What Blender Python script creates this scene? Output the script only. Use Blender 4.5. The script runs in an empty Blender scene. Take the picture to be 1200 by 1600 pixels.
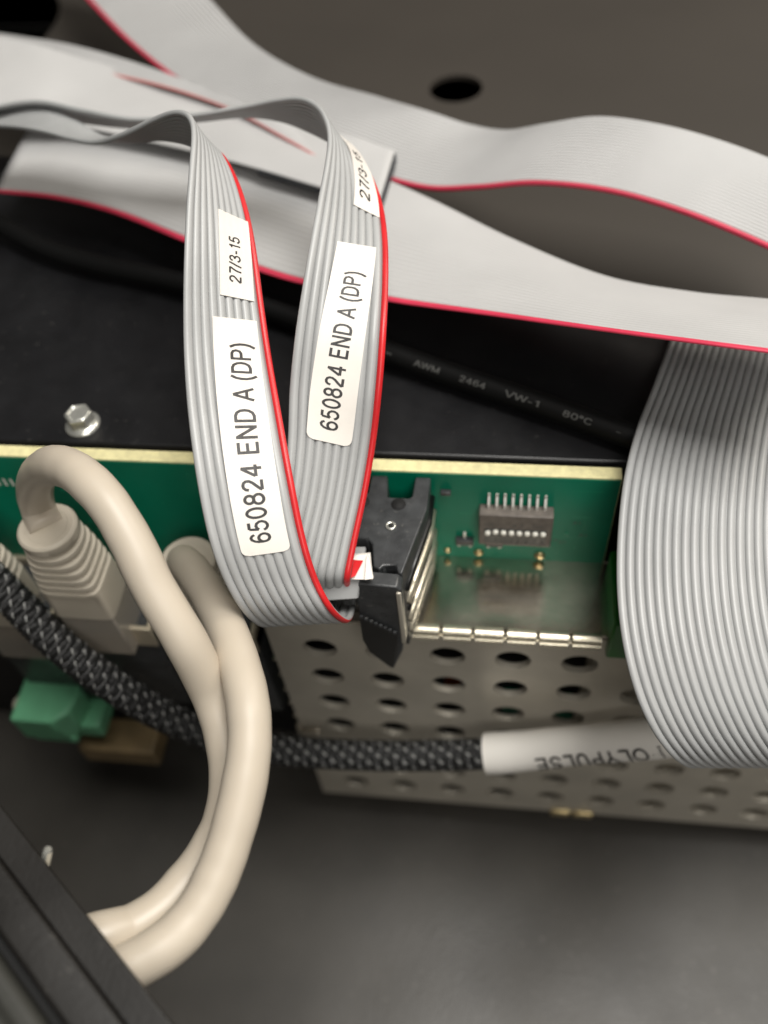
import bpy, math, random
from math import pi, sin, cos, sqrt, radians
from mathutils import Vector, Matrix
random.seed(7)
scene = bpy.context.scene
col = scene.collection
S = 0.001                                   # everything below is written in millimetres

# ------------------------------------------------------------------ camera, world, lamps, exposure
cam_d = bpy.data.cameras.new('camera'); cam = bpy.data.objects.new('camera', cam_d); col.objects.link(cam)
rot = Matrix([[0.9916987, -0.0434727, 0.1210117], [0.1070332, 0.8006288, -0.5895231], [-0.0712573, 0.5975816, 0.7986355]])
cam.matrix_world = Matrix.Translation((0.01722,-0.08774,0.10792)) @ rot.to_4x4()
cam_d.sensor_fit = 'VERTICAL'; cam_d.sensor_height = 36.0; cam_d.lens = 36.0 * 1400 / 1600
cam_d.clip_start = 0.002; cam_d.clip_end = 20
cam_d.dof.use_dof = True; cam_d.dof.focus_distance = 0.121; cam_d.dof.aperture_fstop = 12.5
scene.camera = cam
world = bpy.data.worlds.new('World'); scene.world = world; world.use_nodes = True
bg = world.node_tree.nodes['Background']; bg.inputs[0].default_value = (1.0, 0.95, 0.87, 1); bg.inputs[1].default_value = 0.075
def lamp(name, loc, size, watts, colour, target=(0, 0, 0)):
    l = bpy.data.lights.new(name, 'AREA'); l.shape = 'RECTANGLE'; l.size, l.size_y = size; l.energy = watts; l.color = colour
    o = bpy.data.objects.new(name, l); col.objects.link(o); o.location = [c*S for c in loc]
    o.rotation_euler = (Vector(target) - Vector(loc)).to_track_quat('-Z', 'Y').to_euler(); return o
lamp('ceiling_panel', (155, -25, 620), (0.32, 0.32), 5.0, (1.0, 0.975, 0.925), (10, 10, 0))
lamp('front_fill', (150, -420, 430), (0.3, 0.2), 1.15, (1.0, 0.965, 0.91), (20, -10, -40))  # added fill lamp, brightens the front of shield and board
lamp('rear_fill', (420, 300, 470), (0.3, 0.3), 2.2, (1.0, 0.92, 0.80))  # added fill lamp for the back of the scene
vs = scene.view_settings; vs.view_transform = 'Standard'; vs.look = 'None'; vs.exposure = 0.0; vs.gamma = 1.0
scene.cycles.use_denoising = True

# ------------------------------------------------------------------ materials
def mat(name, base, rough=0.5, metal=0.0, var=0.0, vscale=300, bump=0.0, bscale=1500, coat=0.0, base2=None, rvar=0.0, spec=0.5, trans=0.0, sub=0.0, detail=4, dust=0.0, dscale=700):
    m = bpy.data.materials.new(name); m.use_nodes = True; nt = m.node_tree; b = nt.nodes['Principled BSDF']
    b.inputs['Base Color'].default_value = (*base, 1); b.inputs['Roughness'].default_value = rough; b.inputs['Metallic'].default_value = metal
    b.inputs['Specular IOR Level'].default_value = spec
    b.inputs['Coat Weight'].default_value = coat; b.inputs['Coat Roughness'].default_value = 0.12
    b.inputs['Transmission Weight'].default_value = trans
    if sub: b.inputs['Subsurface Weight'].default_value = sub; b.inputs['Subsurface Radius'].default_value = (0.002, 0.0015, 0.001)
    geo = nt.nodes.new('ShaderNodeTexCoord')
    if var or base2:
        n = nt.nodes.new('ShaderNodeTexNoise'); n.inputs['Scale'].default_value = vscale; n.inputs['Detail'].default_value = detail
        nt.links.new(geo.outputs['Object'], n.inputs['Vector'])
        r = nt.nodes.new('ShaderNodeValToRGB'); r.color_ramp.elements[0].position = 0.3; r.color_ramp.elements[1].position = 0.72
        b2 = base2 if base2 else [min(1, c*(1+var)) for c in base]
        r.color_ramp.elements[0].color = (*[c*(1-var) for c in base], 1); r.color_ramp.elements[1].color = (*b2, 1)
        nt.links.new(n.outputs['Fac'], r.inputs['Fac']); nt.links.new(r.outputs['Color'], b.inputs['Base Color'])
    if dust:                                  # settled dust specks and faint scuffs
        n = nt.nodes.new('ShaderNodeTexNoise'); n.inputs['Scale'].default_value = dscale; n.inputs['Detail'].default_value = 2
        n2 = nt.nodes.new('ShaderNodeTexNoise'); n2.inputs['Scale'].default_value = 45; n2.inputs['Detail'].default_value = 5
        nt.links.new(geo.outputs['Object'], n.inputs['Vector']); nt.links.new(geo.outputs['Object'], n2.inputs['Vector'])
        a = nt.nodes.new('ShaderNodeMapRange'); a.inputs['From Min'].default_value = .66; a.inputs['From Max'].default_value = .74; a.inputs['To Max'].default_value = dust
        c = nt.nodes.new('ShaderNodeMapRange'); c.inputs['From Min'].default_value = .35; c.inputs['From Max'].default_value = .75; c.inputs['To Max'].default_value = 1
        mm = nt.nodes.new('ShaderNodeMath'); mm.operation = 'MULTIPLY'; mx = nt.nodes.new('ShaderNodeMix'); mx.data_type = 'RGBA'
        nt.links.new(n.outputs['Fac'], a.inputs['Value']); nt.links.new(n2.outputs['Fac'], c.inputs['Value'])
        nt.links.new(a.outputs['Result'], mm.inputs[0]); nt.links.new(c.outputs['Result'], mm.inputs[1]); nt.links.new(mm.outputs[0], mx.inputs['Factor'])
        src_ = b.inputs['Base Color'].links[0].from_socket if b.inputs['Base Color'].links else None
        if src_: nt.links.new(src_, mx.inputs[6])
        else: mx.inputs[6].default_value = (*base, 1)
        mx.inputs[7].default_value = (.34, .32, .29, 1); nt.links.new(mx.outputs[2], b.inputs['Base Color'])
    if rvar:
        n = nt.nodes.new('ShaderNodeTexNoise'); n.inputs['Scale'].default_value = vscale*0.6; n.inputs['Detail'].default_value = 6
        nt.links.new(geo.outputs['Object'], n.inputs['Vector'])
        mr = nt.nodes.new('ShaderNodeMapRange'); mr.inputs['From Min'].default_value = .3; mr.inputs['From Max'].default_value = .7
        mr.inputs['To Min'].default_value = max(0.02, rough-rvar); mr.inputs['To Max'].default_value = rough+rvar
        nt.links.new(n.outputs['Fac'], mr.inputs['Value']); nt.links.new(mr.outputs['Result'], b.inputs['Roughness'])
    if bump:
        n = nt.nodes.new('ShaderNodeTexNoise'); n.inputs['Scale'].default_value = bscale; n.inputs['Detail'].default_value = 3
        nt.links.new(geo.outputs['Object'], n.inputs['Vector'])
        bp = nt.nodes.new('ShaderNodeBump'); bp.inputs['Strength'].default_value = bump; bp.inputs['Distance'].default_value = 0.0003
        nt.links.new(n.outputs['Fac'], bp.inputs['Height']); nt.links.new(bp.outputs['Normal'], b.inputs['Normal'])
    return m
M = {}
M['grey'] = mat('grey_pvc', (.365, .37, .37), .36, var=.05, vscale=120, bump=.04, bscale=900)
M['grey_web'] = mat('grey_pvc_web', (.27, .275, .275), .5)
M['pale'] = mat('pale_grey_pvc', (.45, .447, .445), .46, var=.05, vscale=60)
M['red'] = mat('red_pvc', (.58, .018, .022), .36, var=.1, vscale=200)
M['pink'] = mat('faded_red_pvc', (.60, .20, .19), .5)
M['redfar'] = mat('crimson_pvc', (.60, .04, .085), .45, var=.1, vscale=120)
M['paper'] = mat('label_paper', (.74, .70, .65), .5, var=.02, vscale=500, bump=.03, bscale=2500)
M['ink'] = mat('black_print', (.02, .018, .018), .5)
M['beige'] = mat('beige_pvc', (.49, .43, .35), .42, var=.07, vscale=45, bump=.06, bscale=420, sub=.05, rvar=.08)
M['boot'] = mat('beige_rubber', (.48, .43, .35), .5, var=.05, vscale=200)
M['clear'] = mat('clear_plastic', (.62, .56, .48), .16, trans=.55)
M['board'] = mat('board_laminate', (.72, .66, .36), .6, var=.14, vscale=900, bump=.3, bscale=3500)
M['mask'] = mat('green_solder_mask', (.0, .175, .095), .42, var=.12, vscale=60, spec=.25, base2=(.0, .235, .135))
M['mask2'] = mat('green_mask_over_copper', (.0, .235, .125), .4, spec=.3)
M['gold'] = mat('solder_pad', (.75, .60, .32), .3, metal=.9, var=.2, vscale=900)
M['tin'] = mat('tinned_steel', (.66, .60, .50), .18, metal=1.0, var=.12, vscale=160, bump=.05, bscale=900, rvar=.06)
M['finger'] = mat('bright_tinned_lip', (.72, .66, .52), .27, metal=.8, var=.1, vscale=400)
M['pin'] = mat('tinned_pin', (.82, .80, .74), .35, metal=.35)
M['tin_dull'] = mat('dull_tinned_steel', (.56, .52, .44), .42, metal=.45, var=.10, vscale=90, bump=.04, bscale=2200, rvar=.08)
M['steel'] = mat('zinc_steel', (.80, .80, .74), .24, metal=.8, var=.1, vscale=600)
M['black_plastic'] = mat('black_plastic', (.040, .042, .044), .36, var=.3, vscale=400, bump=.12, bscale=1800, rvar=.12, dust=.3, dscale=1200)
M['black_gloss'] = mat('black_gloss_plastic', (.006, .006, .006), .3, var=.3, vscale=300)
M['dip'] = mat('brown_black_plastic', (.13, .11, .095), .5, var=.25, vscale=900)
M['white_plastic'] = mat('white_plastic', (.8, .78, .7), .4)
M['shelf'] = mat('black_powder_coat', (.007, .007, .008), .40, var=.2, vscale=200, bump=.10, bscale=2600, dust=.10, rvar=.06)
M['plate'] = mat('dark_grey_paint', (.043, .037, .031), .5, var=.10, vscale=14, bump=.08, bscale=2200)
M['floor'] = mat('black_floor_paint', (.056, .051, .044), .44, var=.22, vscale=40, bump=.2, bscale=1100, rvar=.09, dust=.25, dscale=620)
M['rail'] = mat('black_rail_paint', (.009, .008, .007), .42, var=.3, vscale=90, bump=.1, bscale=1600, rvar=.1, dust=.06)
M['door'] = mat('grey_black_paint', (.026, .026, .022), .6, var=.15, vscale=60, bump=.1, bscale=1500)
M['black_cable'] = mat('black_pvc', (.004, .004, .004), .6, bump=.05, spec=.18)
M['print'] = mat('grey_print', (.085, .085, .08), .6)
M['braid'] = mat('black_nylon', (.012, .012, .012), .3)
M['tracer'] = mat('grey_nylon', (.34, .34, .325), .3)
M['sleeve'] = mat('white_heat_shrink', (.78, .75, .70), .28, var=.02, vscale=150)
M['green_block'] = mat('green_terminal_plastic', (.13, .38, .21), .4, var=.1, vscale=200)
M['green_dark'] = mat('bright_green_plastic', (.01, .16, .008), .3, var=.2, vscale=200)
M['brown_block'] = mat('tan_plastic', (.22, .155, .075), .5, var=.2, vscale=150)
M['dark_strip'] = mat('dark_slate', (.018, .022, .028), .5)
M['orange'] = mat('orange_part', (.55, .12, .03), .5)
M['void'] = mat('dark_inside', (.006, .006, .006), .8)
M['jackcap'] = mat('jack_rim', (.55, .48, .36), .35, metal=.5)

# ------------------------------------------------------------------ helpers
ORG = {}
def thing(name, label, cat, loc, group=None, kind=None):
    o = bpy.data.objects.new(name, None); col.objects.link(o); o.location = [c*S for c in loc]; o.empty_display_size = .005
    ORG[o] = Vector(loc); o['label'] = label
    if cat: o['category'] = cat
    if group: o['group'] = group
    if kind: o['kind'] = kind
    return o
def mk(name, V, F, m, parent=None, smooth=True, label=None, kind=None):
    og = ORG[parent] if parent is not None else Vector((0, 0, 0))
    me = bpy.data.meshes.new(name); me.from_pydata([tuple((Vector(v)-og)*S) for v in V], [], F); me.materials.append(M[m] if isinstance(m, str) else m)
    if smooth:
        me.polygons.foreach_set('use_smooth', [True]*len(me.polygons))
    me.validate(); me.update()
    o = bpy.data.objects.new(name, me); col.objects.link(o)
    if parent is not None: o.parent = parent
    ORG[o] = og
    if label: o['label'] = label
    if kind: o['kind'] = kind
    return o
def bevel(o, w, seg=2):
    b = o.modifiers.new('bevel', 'BEVEL'); b.width = w*S; b.segments = seg; b.limit_method = 'ANGLE'; b.angle_limit = radians(35)
    if o.data.polygons:
        o.data.set_sharp_from_angle(angle=radians(35))
    return o
def boxvf(x0, x1, y0, y1, z0, z1):
    V = [(x, y, z) for x in (x0, x1) for y in (y0, y1) for z in (z0, z1)]
    F = [(0, 1, 3, 2), (4, 6, 7, 5), (0, 4, 5, 1), (2, 3, 7, 6), (0, 2, 6, 4), (1, 5, 7, 3)]
    return V, F
def box(name, x0, x1, y0, y1, z0, z1, m, parent=None, bev=.15, **k):
    o = mk(name, *boxvf(x0, x1, y0, y1, z0, z1), m, parent, smooth=True, **k)
    o.data.set_sharp_from_angle(angle=radians(35))
    if bev: bevel(o, bev)
    return o
def copy(o, off, parent=None):
    c = o.copy(); col.objects.link(c); c.parent = parent if parent is not None else o.parent
    c.location = Vector(o.location) + Vector(off)*S; ORG[c] = ORG[o]; return c
def cr(P, t):                                # Catmull-Rom through P at station parameter t
    n = len(P)-1; t = max(0.0, min(n-1e-6, t)); i = int(t); f = t-i
    p1 = Vector(P[i]); p2 = Vector(P[i+1])
    p0 = Vector(P[i-1]) if i > 0 else 2*p1-p2
    p3 = Vector(P[i+2]) if i+2 <= n else 2*p2-p1
    return .5*((2*p1) + (p2-p0)*f + (2*p0-5*p1+4*p2-p3)*f*f + (3*p1-p0-3*p2+p3)*f**3)
def smoothed(P, it=1):
    P = [Vector(p) for p in P]
    for _ in range(it):
        P = [P[0]] + [P[i-1]*.2+P[i]*.6+P[i+1]*.2 for i in range(1, len(P)-1)] + [P[-1]]
    return P
def path(P, per=12):
    n = len(P)-1
    return [cr(P, i/per) for i in range(n*per+1)]
def frames(L):
    T = [(L[min(i+1, len(L)-1)]-L[max(i-1, 0)]).normalized() for i in range(len(L))]
    n = T[0].orthogonal().normalized(); N = []
    for t in T:
        n = (n - t*n.dot(t)).normalized(); N.append(n)
    return T, N
def tubevf(L, r, seg=16, flat=1.0, cap=True):
    T, N = frames(L); V = []; F = []
    for i, c in enumerate(L):
        rr = r[i] if isinstance(r, (list, tuple)) else r; b = T[i].cross(N[i])
        for k in range(seg):
            a = 2*pi*k/seg; V.append(c + N[i]*cos(a)*rr + b*sin(a)*rr*flat)
    for i in range(len(L)-1):
        for k in range(seg):
            k2 = (k+1) % seg; F.append((i*seg+k, i*seg+k2, (i+1)*seg+k2, (i+1)*seg+k))
    if cap: F.append(tuple(range(seg-1, -1, -1))); F.append(tuple(range((len(L)-1)*seg, len(L)*seg)))
    return V, F
def lathe(prof, axis_o, axis_d, seg=24, ref=None):      # prof: (height, radius)
    d_ = Vector(axis_d).normalized(); n = (Vector(ref) if ref else d_.orthogonal()); n = (n-d_*n.dot(d_)).normalized(); b = d_.cross(n); o = Vector(axis_o); V = []; F = []
    for h, r in prof:
        for k in range(seg):
            a = 2*pi*k/seg; V.append(o+d_*h+n*cos(a)*r+b*sin(a)*r)
    for i in range(len(prof)-1):
        for k in range(seg):
            k2 = (k+1) % seg; F.append((i*seg+k, i*seg+k2, (i+1)*seg+k2, (i+1)*seg+k))
    F.append(tuple(range(seg-1, -1, -1))); F.append(tuple(range((len(prof)-1)*seg, len(prof)*seg)))
    return V, F
def _arc(cx, cy, rx, ry, n=26): return [(cx+rx*cos(2*pi*k/n+pi/2), cy+ry*sin(2*pi*k/n+pi/2)) for k in range(n+1)]
GLYPH = {   # advance width, strokes (a plain grotesque drawn as pen strokes, cap height 1)
 '0': (.72, [_arc(.36, .5, .265, .43)]), 'O': (.86, [_arc(.43, .5, .35, .43)]), 'o': (.6, [_arc(.3, .33, .2, .26)]), '\u00b0': (.42, [_arc(.2, .78, .13, .15)]),
 '6': (.72, [_arc(.37, .32, .26, .25), [(.61, .75), (.55, .87), (.42, .93), (.28, .89), (.17, .76), (.11, .58), (.10, .40), (.11, .32)]]),
 '5': (.72, [[(.60, .93), (.20, .93)], [(.20, .93), (.14, .49)], [(.14, .49), (.25, .58), (.38, .61), (.52, .56), (.62, .44), (.63, .30), (.56, .16), (.42, .08), (.28, .08), (.15, .16), (.09, .27)]]),
 '8': (.72, [_arc(.36, .725, .215, .205), _arc(.36, .30, .265, .235)]),
 '2': (.72, [[(.10, .68), (.14, .82), (.24, .91), (.37, .93), (.51, .89), (.59, .77), (.58, .63), (.48, .48), (.28, .30), (.13, .15), (.09, .07)], [(.09, .07), (.63, .07)]]),
 '4': (.72, [[(.49, 0), (.49, .95)], [(.49, .93), (.07, .30)], [(.05, .28), (.67, .28)]]),
 '1': (.60, [[(.14, .74), (.28, .78), (.37, .95)], [(.38, .97), (.38, 0)]]),
 '3': (.72, [[(.10, .70), (.17, .86), (.34, .93), (.51, .87), (.57, .73), (.50, .58), (.32, .52)], [(.32, .52), (.54, .45), (.62, .30), (.55, .14), (.35, .07), (.17, .13), (.08, .28)]]),
 '7': (.70, [[(.07, .93), (.63, .93)], [(.63, .93), (.44, .60), (.33, .28), (.29, 0)]]),
 '/': (.36, [[(.0, -.02), (.33, 1.0)]]), '-': (.44, [[(.05, .36), (.38, .36)]]), ' ': (.34, []),
 '(': (.38, [[(.32, 1.02), (.18, .78), (.12, .52), (.12, .28), (.18, .02), (.32, -.22)]]), ')': (.38, [[(.05, 1.02), (.19, .78), (.25, .52), (.25, .28), (.19, .02), (.05, -.22)]]),
 'A': (.78, [[(.03, 0), (.38, .97)], [(.38, .97), (.73, 0)], [(.16, .33), (.60, .33)]]), 'E': (.72, [[(.12, 0), (.12, 1)], [(.12, .93), (.64, .93)], [(.12, .52), (.60, .52)], [(.12, .07), (.66, .07)]]),
 'N': (.82, [[(.12, 0), (.12, 1)], [(.12, .96), (.68, .04)], [(.68, 0), (.68, 1)]]), 'D': (.82, [[(.12, 0), (.12, 1)], [(.12, .93), (.40, .93), (.58, .86), (.69, .70), (.72, .5), (.69, .30), (.58, .14), (.40, .07), (.12, .07)]]),
 'P': (.76, [[(.12, 0), (.12, 1)], [(.12, .93), (.46, .93), (.60, .87), (.66, .72), (.60, .55), (.46, .48), (.12, .48)]]), 'L': (.66, [[(.12, 1), (.12, 0)], [(.12, .07), (.60, .07)]]),
 'Y': (.76, [[(.03, 1), (.38, .45)], [(.73, 1), (.38, .45)], [(.38, .5), (.38, 0)]]), 'U': (.82, [[(.12, 1), (.12, .36), (.18, .16), (.32, .07), (.48, .07), (.62, .16), (.68, .36), (.68, 1)]]),
 'S': (.76, [[(.63, .74), (.56, .88), (.38, .94), (.20, .88), (.14, .74), (.20, .61), (.38, .53), (.56, .45), (.65, .30), (.58, .13), (.38, .06), (.18, .12), (.09, .28)]]),
 'W': (1.06, [[(.03, 1), (.26, .02)], [(.26, .02), (.52, .96)], [(.52, .96), (.78, .02)], [(.78, .02), (1.01, 1)]]), 'M': (.96, [[(.12, 0), (.12, 1)], [(.12, .96), (.47, .06)], [(.47, .06), (.82, .96)], [(.82, 1), (.82, 0)]]),
 'V': (.76, [[(.03, 1), (.38, .03)], [(.38, .03), (.73, 1)]]), 'C': (.82, [[(.70, .74), (.60, .88), (.44, .94), (.26, .88), (.13, .72), (.09, .5), (.13, .28), (.26, .12), (.44, .06), (.60, .12), (.71, .28)]]),
 'I': (.34, [[(.17, 0), (.17, 1)]]), 'R': (.8, [[(.12, 0), (.12, 1)], [(.12, .93), (.46, .93), (.60, .87), (.66, .72), (.60, .57), (.46, .5), (.12, .5)], [(.42, .5), (.68, 0)]]),
}
def textmesh(s, hw=.075):
    V = []; F = []; x0 = 0
    for ch in s:
        adv, strokes = GLYPH[ch]
        for st in strokes:
            P = [Vector((p[0]+x0, p[1])) for p in st]; Q = [P[0]]
            for a, b in zip(P, P[1:]):
                m_ = max(1, int((b-a).length/.12))
                Q += [a.lerp(b, (k+1)/m_) for k in range(m_)]
            closed = (Q[0]-Q[-1]).length < 1e-6; n0 = len(V)
            for i, q in enumerate(Q):
                a = Q[i-1] if i else (Q[-2] if closed else q); b = Q[i+1] if i < len(Q)-1 else (Q[1] if closed else q)
                t = (b-a).normalized(); nn = Vector((-t.y, t.x)); V += [tuple(q+nn*hw), tuple(q-nn*hw)]
            for i in range(len(Q)-1): F.append((n0+2*i, n0+2*i+1, n0+2*i+3, n0+2*i+2))
        x0 += adv + .06
    xs = [v[0] for v in V]; xa, xb = min(xs), max(xs)
    return [((v[0]-xa)/(xb-xa), v[1]) for v in V], F
CAMP = Vector((0.01722,-0.08774,0.10792))*1000

class Ribbon:
    """Flat multi-conductor cable between two edge curves A and B; each conductor is its own swept wire."""
    def __init__(self, A, B, n, per=10, thick=.46, sm=1):
        A = smoothed(A, sm); B = smoothed(B, sm); self.n = n; N = (len(A)-1)*per; self.N = N; self.per = per
        self.a = [cr(A, i/per) for i in range(N+1)]; self.b = [cr(B, i/per) for i in range(N+1)]; self.th = thick
        self.T = []; self.nn = []; self.w = []
        for i in range(N+1):
            j0, j1 = max(i-1, 0), min(i+1, N)
            t = ((self.a[j1]+self.b[j1])-(self.a[j0]+self.b[j0])).normalized(); w = self.b[i]-self.a[i]
            self.w.append(w); self.T.append(t); self.nn.append(w.cross(t).normalized())
        k = 0
        self.flip = 1.0
    def face(self, t):                      # make +normal the side that faces the viewer at station t
        i = int(t*self.per); c = (self.a[i]+self.b[i])/2
        self.flip = 1.0 if self.nn[i].dot(CAMP-c) > 0 else -1.0
    def at(self, t, u, h):
        x = t*self.per; i = max(0, min(self.N-1, int(x))); f = x-i
        p = (self.a[i].lerp(self.b[i], u)).lerp(self.a[i+1].lerp(self.b[i+1], u), f)
        return p + self.nn[i].lerp(self.nn[i+1], f).normalized()*self.flip*h
    def wirevf(self, k, seg=10, wide=.53, i0=0, i1=None):
        V = []; F = []; i1 = self.N if i1 is None else i1; u = (k+.5)/self.n; m = i1-i0+1
        for i in range(i0, i1+1):
            c = self.a[i].lerp(self.b[i], u); w = self.w[i]/self.n*wide; nn = self.nn[i]*self.th
            for q in range(seg):
                a = 2*pi*q/seg; V.append(c+w*cos(a)+nn*sin(a))
        for i in range(m-1):
            for q in range(seg):
                q2 = (q+1) % seg; F.append((i*seg+q, i*seg+q2, (i+1)*seg+q2, (i+1)*seg+q))
        F.append(tuple(range(seg-1, -1, -1))); F.append(tuple(range((m-1)*seg, m*seg)))
        return V, F
    def sheetvf(self, k0, k1, sub=5):
        """one continuous corrugated sheet for conductors k0..k1-1, closed top, bottom, edges and ends"""
        V = []; F = []; m = (k1-k0)*sub
        for i in range(self.N+1):
            for side in (1, -1):
                for j in range(m+1):
                    jj = j if side > 0 else m-j; u = (k0+jj/sub)/self.n
                    h = self.th*(.45+.55*abs(sin(pi*jj/sub)))
                    V.append(self.a[i].lerp(self.b[i], u)+self.nn[i]*h*side)
        st = 2*(m+1)
        for i in range(self.N):
            for q in range(st):
                q2 = (q+1) % st; F.append((i*st+q, i*st+q2, (i+1)*st+q2, (i+1)*st+q))
        F.append(tuple(range(st-1, -1, -1))); F.append(tuple(range(self.N*st, self.N*st+st)))
        return V, F
    def webvf(self, h):
        V = []; F = []
        for i in range(self.N+1):
            w = self.w[i]/self.n*.5
            for p, s in ((self.a[i]+w, 1), (self.b[i]-w, 1), (self.b[i]-w, -1), (self.a[i]+w, -1)): V.append(p+self.nn[i]*h*s)
        for i in range(self.N):
            for q in range(4):
                q2 = (q+1) % 4; F.append((i*4+q, i*4+q2, (i+1)*4+q2, (i+1)*4+q))
        F.append((3, 2, 1, 0)); e = self.N*4; F.append((e, e+1, e+2, e+3))
        return V, F
    def sticker(self, parent, t0, t1, ub, ut, texts, h, round_bottom=True, curl=0.0, label=None, skew=(0, 0)):
        """paper label from station t0 to t1; ub / ut = (u left, u right) at the bottom and the top edge"""
        rows = [0, .006, .014, .025, .04, .055] + [.055+.945*(i+1)/44 for i in range(44)]; nq = 12; V = []; F = []
        L = (self.at(t1, .5, 0)-self.at(t0, .5, 0)).length; Wd = (self.at(t0, ub[1], 0)-self.at(t0, ub[0], 0)).length; r = min(1.0, .2*Wd)
        def pos(p, q, hh):
            u0 = ub[0]+(ut[0]-ub[0])*p; u1 = ub[1]+(ut[1]-ub[1])*p
            rib = .02*cos(2*pi*self.n*(u0+(u1-u0)*q))
            return self.at(t0+(t1-t0)*p+(skew[0]+(skew[1]-skew[0])*p)*(q-.5), u0+(u1-u0)*q, hh+rib+curl*p*p*q)
        for lay in (0, .11):
            for p in rows:
                x = p*L; ins = (r-sqrt(max(0, r*r-(r-x)**2)))/Wd if (round_bottom and x < r) else 0
                for j in range(nq+1): V.append(pos(p, ins+(1-2*ins)*j/nq, h+lay))
        nr = len(rows); st = nq+1; off = nr*st
        for i in range(nr-1):
            for j in range(nq):
                a = i*st+j; F.append((a, a+1, a+st+1, a+st)); F.append((off+a, off+a+st, off+a+st+1, off+a+1))
        ring = [j for j in range(nq+1)] + [i*st+nq for i in range(1, nr)] + [(nr-1)*st+j for j in range(nq-1, -1, -1)] + [i*st for i in range(nr-2, 0, -1)]
        for k in range(len(ring)):
            a, b = ring[k], ring[(k+1) % len(ring)]; F.append((a, off+a, off+b, b))
        s = mk('label_sticker', V, F, 'paper', parent, label=label); s.data.set_sharp_from_angle(angle=radians(40))
        for body, tp, tq in texts:            # tp: (p start, p end); tq: ((q top, q base) at start, same at end)
            tv, tf = textmesh(body)
            V = []
            for x, y in tv:
                p = tp[0]+(tp[1]-tp[0])*x; qt = tq[0][0]+(tq[1][0]-tq[0][0])*x; qb = tq[0][1]+(tq[1][1]-tq[0][1])*x
                V.append(pos(p, qb+(qt-qb)*y, h+.11+.03))
            mk('printed_lettering', V, tf, 'ink', s, smooth=False)
        return s

# ------------------------------------------------------------------ the setting
def plate(name, outer, zt, thick, m, holes=(), label=None, lip=0.0):
    """sheet with real round holes: outline polygon (ccw), holes (x, y, rx, ry)"""
    import bmesh
    bm = bmesh.new()
    def ring(pts): 
        vs_ = [bm.verts.new((x*S, y*S, 0)) for x, y in pts]; return [bm.edges.new((vs_[i], vs_[(i+1) % len(vs_)])) for i in range(len(vs_))]
    E_ = ring(outer)
    for hx, hy, rx, ry in holes: E_ += ring([(hx+rx*cos(2*pi*k/40), hy+ry*sin(2*pi*k/40)) for k in range(40)])
    bmesh.ops.triangle_fill(bm, use_beauty=True, use_dissolve=False, edges=E_)
    for f in bm.faces:
        if f.normal.z < 0: f.normal_flip()
    ext = bmesh.ops.extrude_face_region(bm, geom=bm.faces[:])
    bmesh.ops.translate(bm, vec=(0, 0, -thick*S), verts=[v for v in ext['geom'] if isinstance(v, bmesh.types.BMVert)])
    bmesh.ops.recalc_face_normals(bm, faces=bm.faces[:])
    me = bpy.data.meshes.new(name); bm.to_mesh(me); bm.free(); me.materials.append(M[m])
    o = bpy.data.objects.new(name, me); col.objects.link(o); o.location = (0, 0, zt*S); o['kind'] = 'structure'; ORG[o] = Vector((0, 0, 0))
    if label: o['label'] = label
    return o
shelf = plate('chassis_shelf', [(-190, 4.2), (130, 4.2), (130, 36), (40, 36), (20, 42), (0, 52), (-60, 84), (-190, 104)], -1.0, 2.0, 'shelf', label='black painted shelf of the chassis behind the circuit board'); bevel(shelf, 1.0, 3)
back = plate('back_plate', [(-330, 20), (260, 20), (260, 420), (-330, 420)], -10.0, 1.2, 'plate', holes=[(3.2, 133, 6.7, 6.7), (-138, 170, 21, 30)], label='dark grey sheet metal plate with round hole behind the ribbon cables')
fl = mk('cabinet_floor', [(-500, -400, -124), (500, -400, -124), (500, 420, -124), (-500, 420, -124)], [(0, 1, 2, 3)], 'floor', smooth=False); fl['kind'] = 'structure'; fl['label'] = 'black painted floor of the cabinet below the boards'
for nm, bb in (('light_stop_wall', (-332, -330.2, 10, 420, -123.9, -9)), ('light_stop_wall', (260.2, 262, 10, 420, -123.9, -9)), ('light_stop_wall', (-330, 260, 420.2, 422, -123.9, -9)), ('light_stop_wall', (130.2, 260, 6.5, 8.5, -123.8, -12)), ('light_stop_wall', (-330, -190.2, 6.5, 8.5, -123.8, -12))):  # unseen walls, added so the plate's holes stay dark
    w_ = mk(nm, *boxvf(*bb), 'shelf', smooth=False); w_['kind'] = 'structure'; w_['label'] = 'unseen black wall added to keep light from under the plate'
wall = mk('chassis_wall', *boxvf(-190, 130, 6.5, 8.5, -123.8, -3.1), 'shelf', smooth=False); wall['kind'] = 'structure'; wall['label'] = 'black sheet metal wall under the shelf behind the board'

# ------------------------------------------------------------------ circuit board and everything soldered to it
pcb = thing('circuit_board', 'green circuit board standing on edge with perforated metal shield', 'circuit board', (-10, 0, -116))
BX0, BX1 = -112, 36.4
def prism_y(name, poly, y0, y1, m, parent, bev=.2, **k):
    n = len(poly); V = [(x, y0, zz) for x, zz in poly] + [(x, y1, zz) for x, zz in poly]
    F = [tuple(range(n)), tuple(range(2*n-1, n-1, -1))] + [((i+1) % n, i, n+i, n+(i+1) % n) for i in range(n)]
    o = mk(name, V, F, m, parent, **k); o.data.set_sharp_from_angle(angle=radians(30))
    if bev: bevel(o, bev)
    return o
prism_y('board_core', [(BX0, -64), (-23, -64), (-23, -107), (BX1, -107), (BX1, 0), (BX0, 0)], .06, 2.35, 'board', pcb, .12, label='cream laminate edge')
prism_y('solder_mask', [(BX0+.1, -63.9), (-22.9, -63.9), (-22.9, -106.9), (BX1-.15, -106.9), (BX1-.15, -.35), (BX0+.1, -.35)], -.04, .05, 'mask', pcb, 0, label='green front face')
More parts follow.
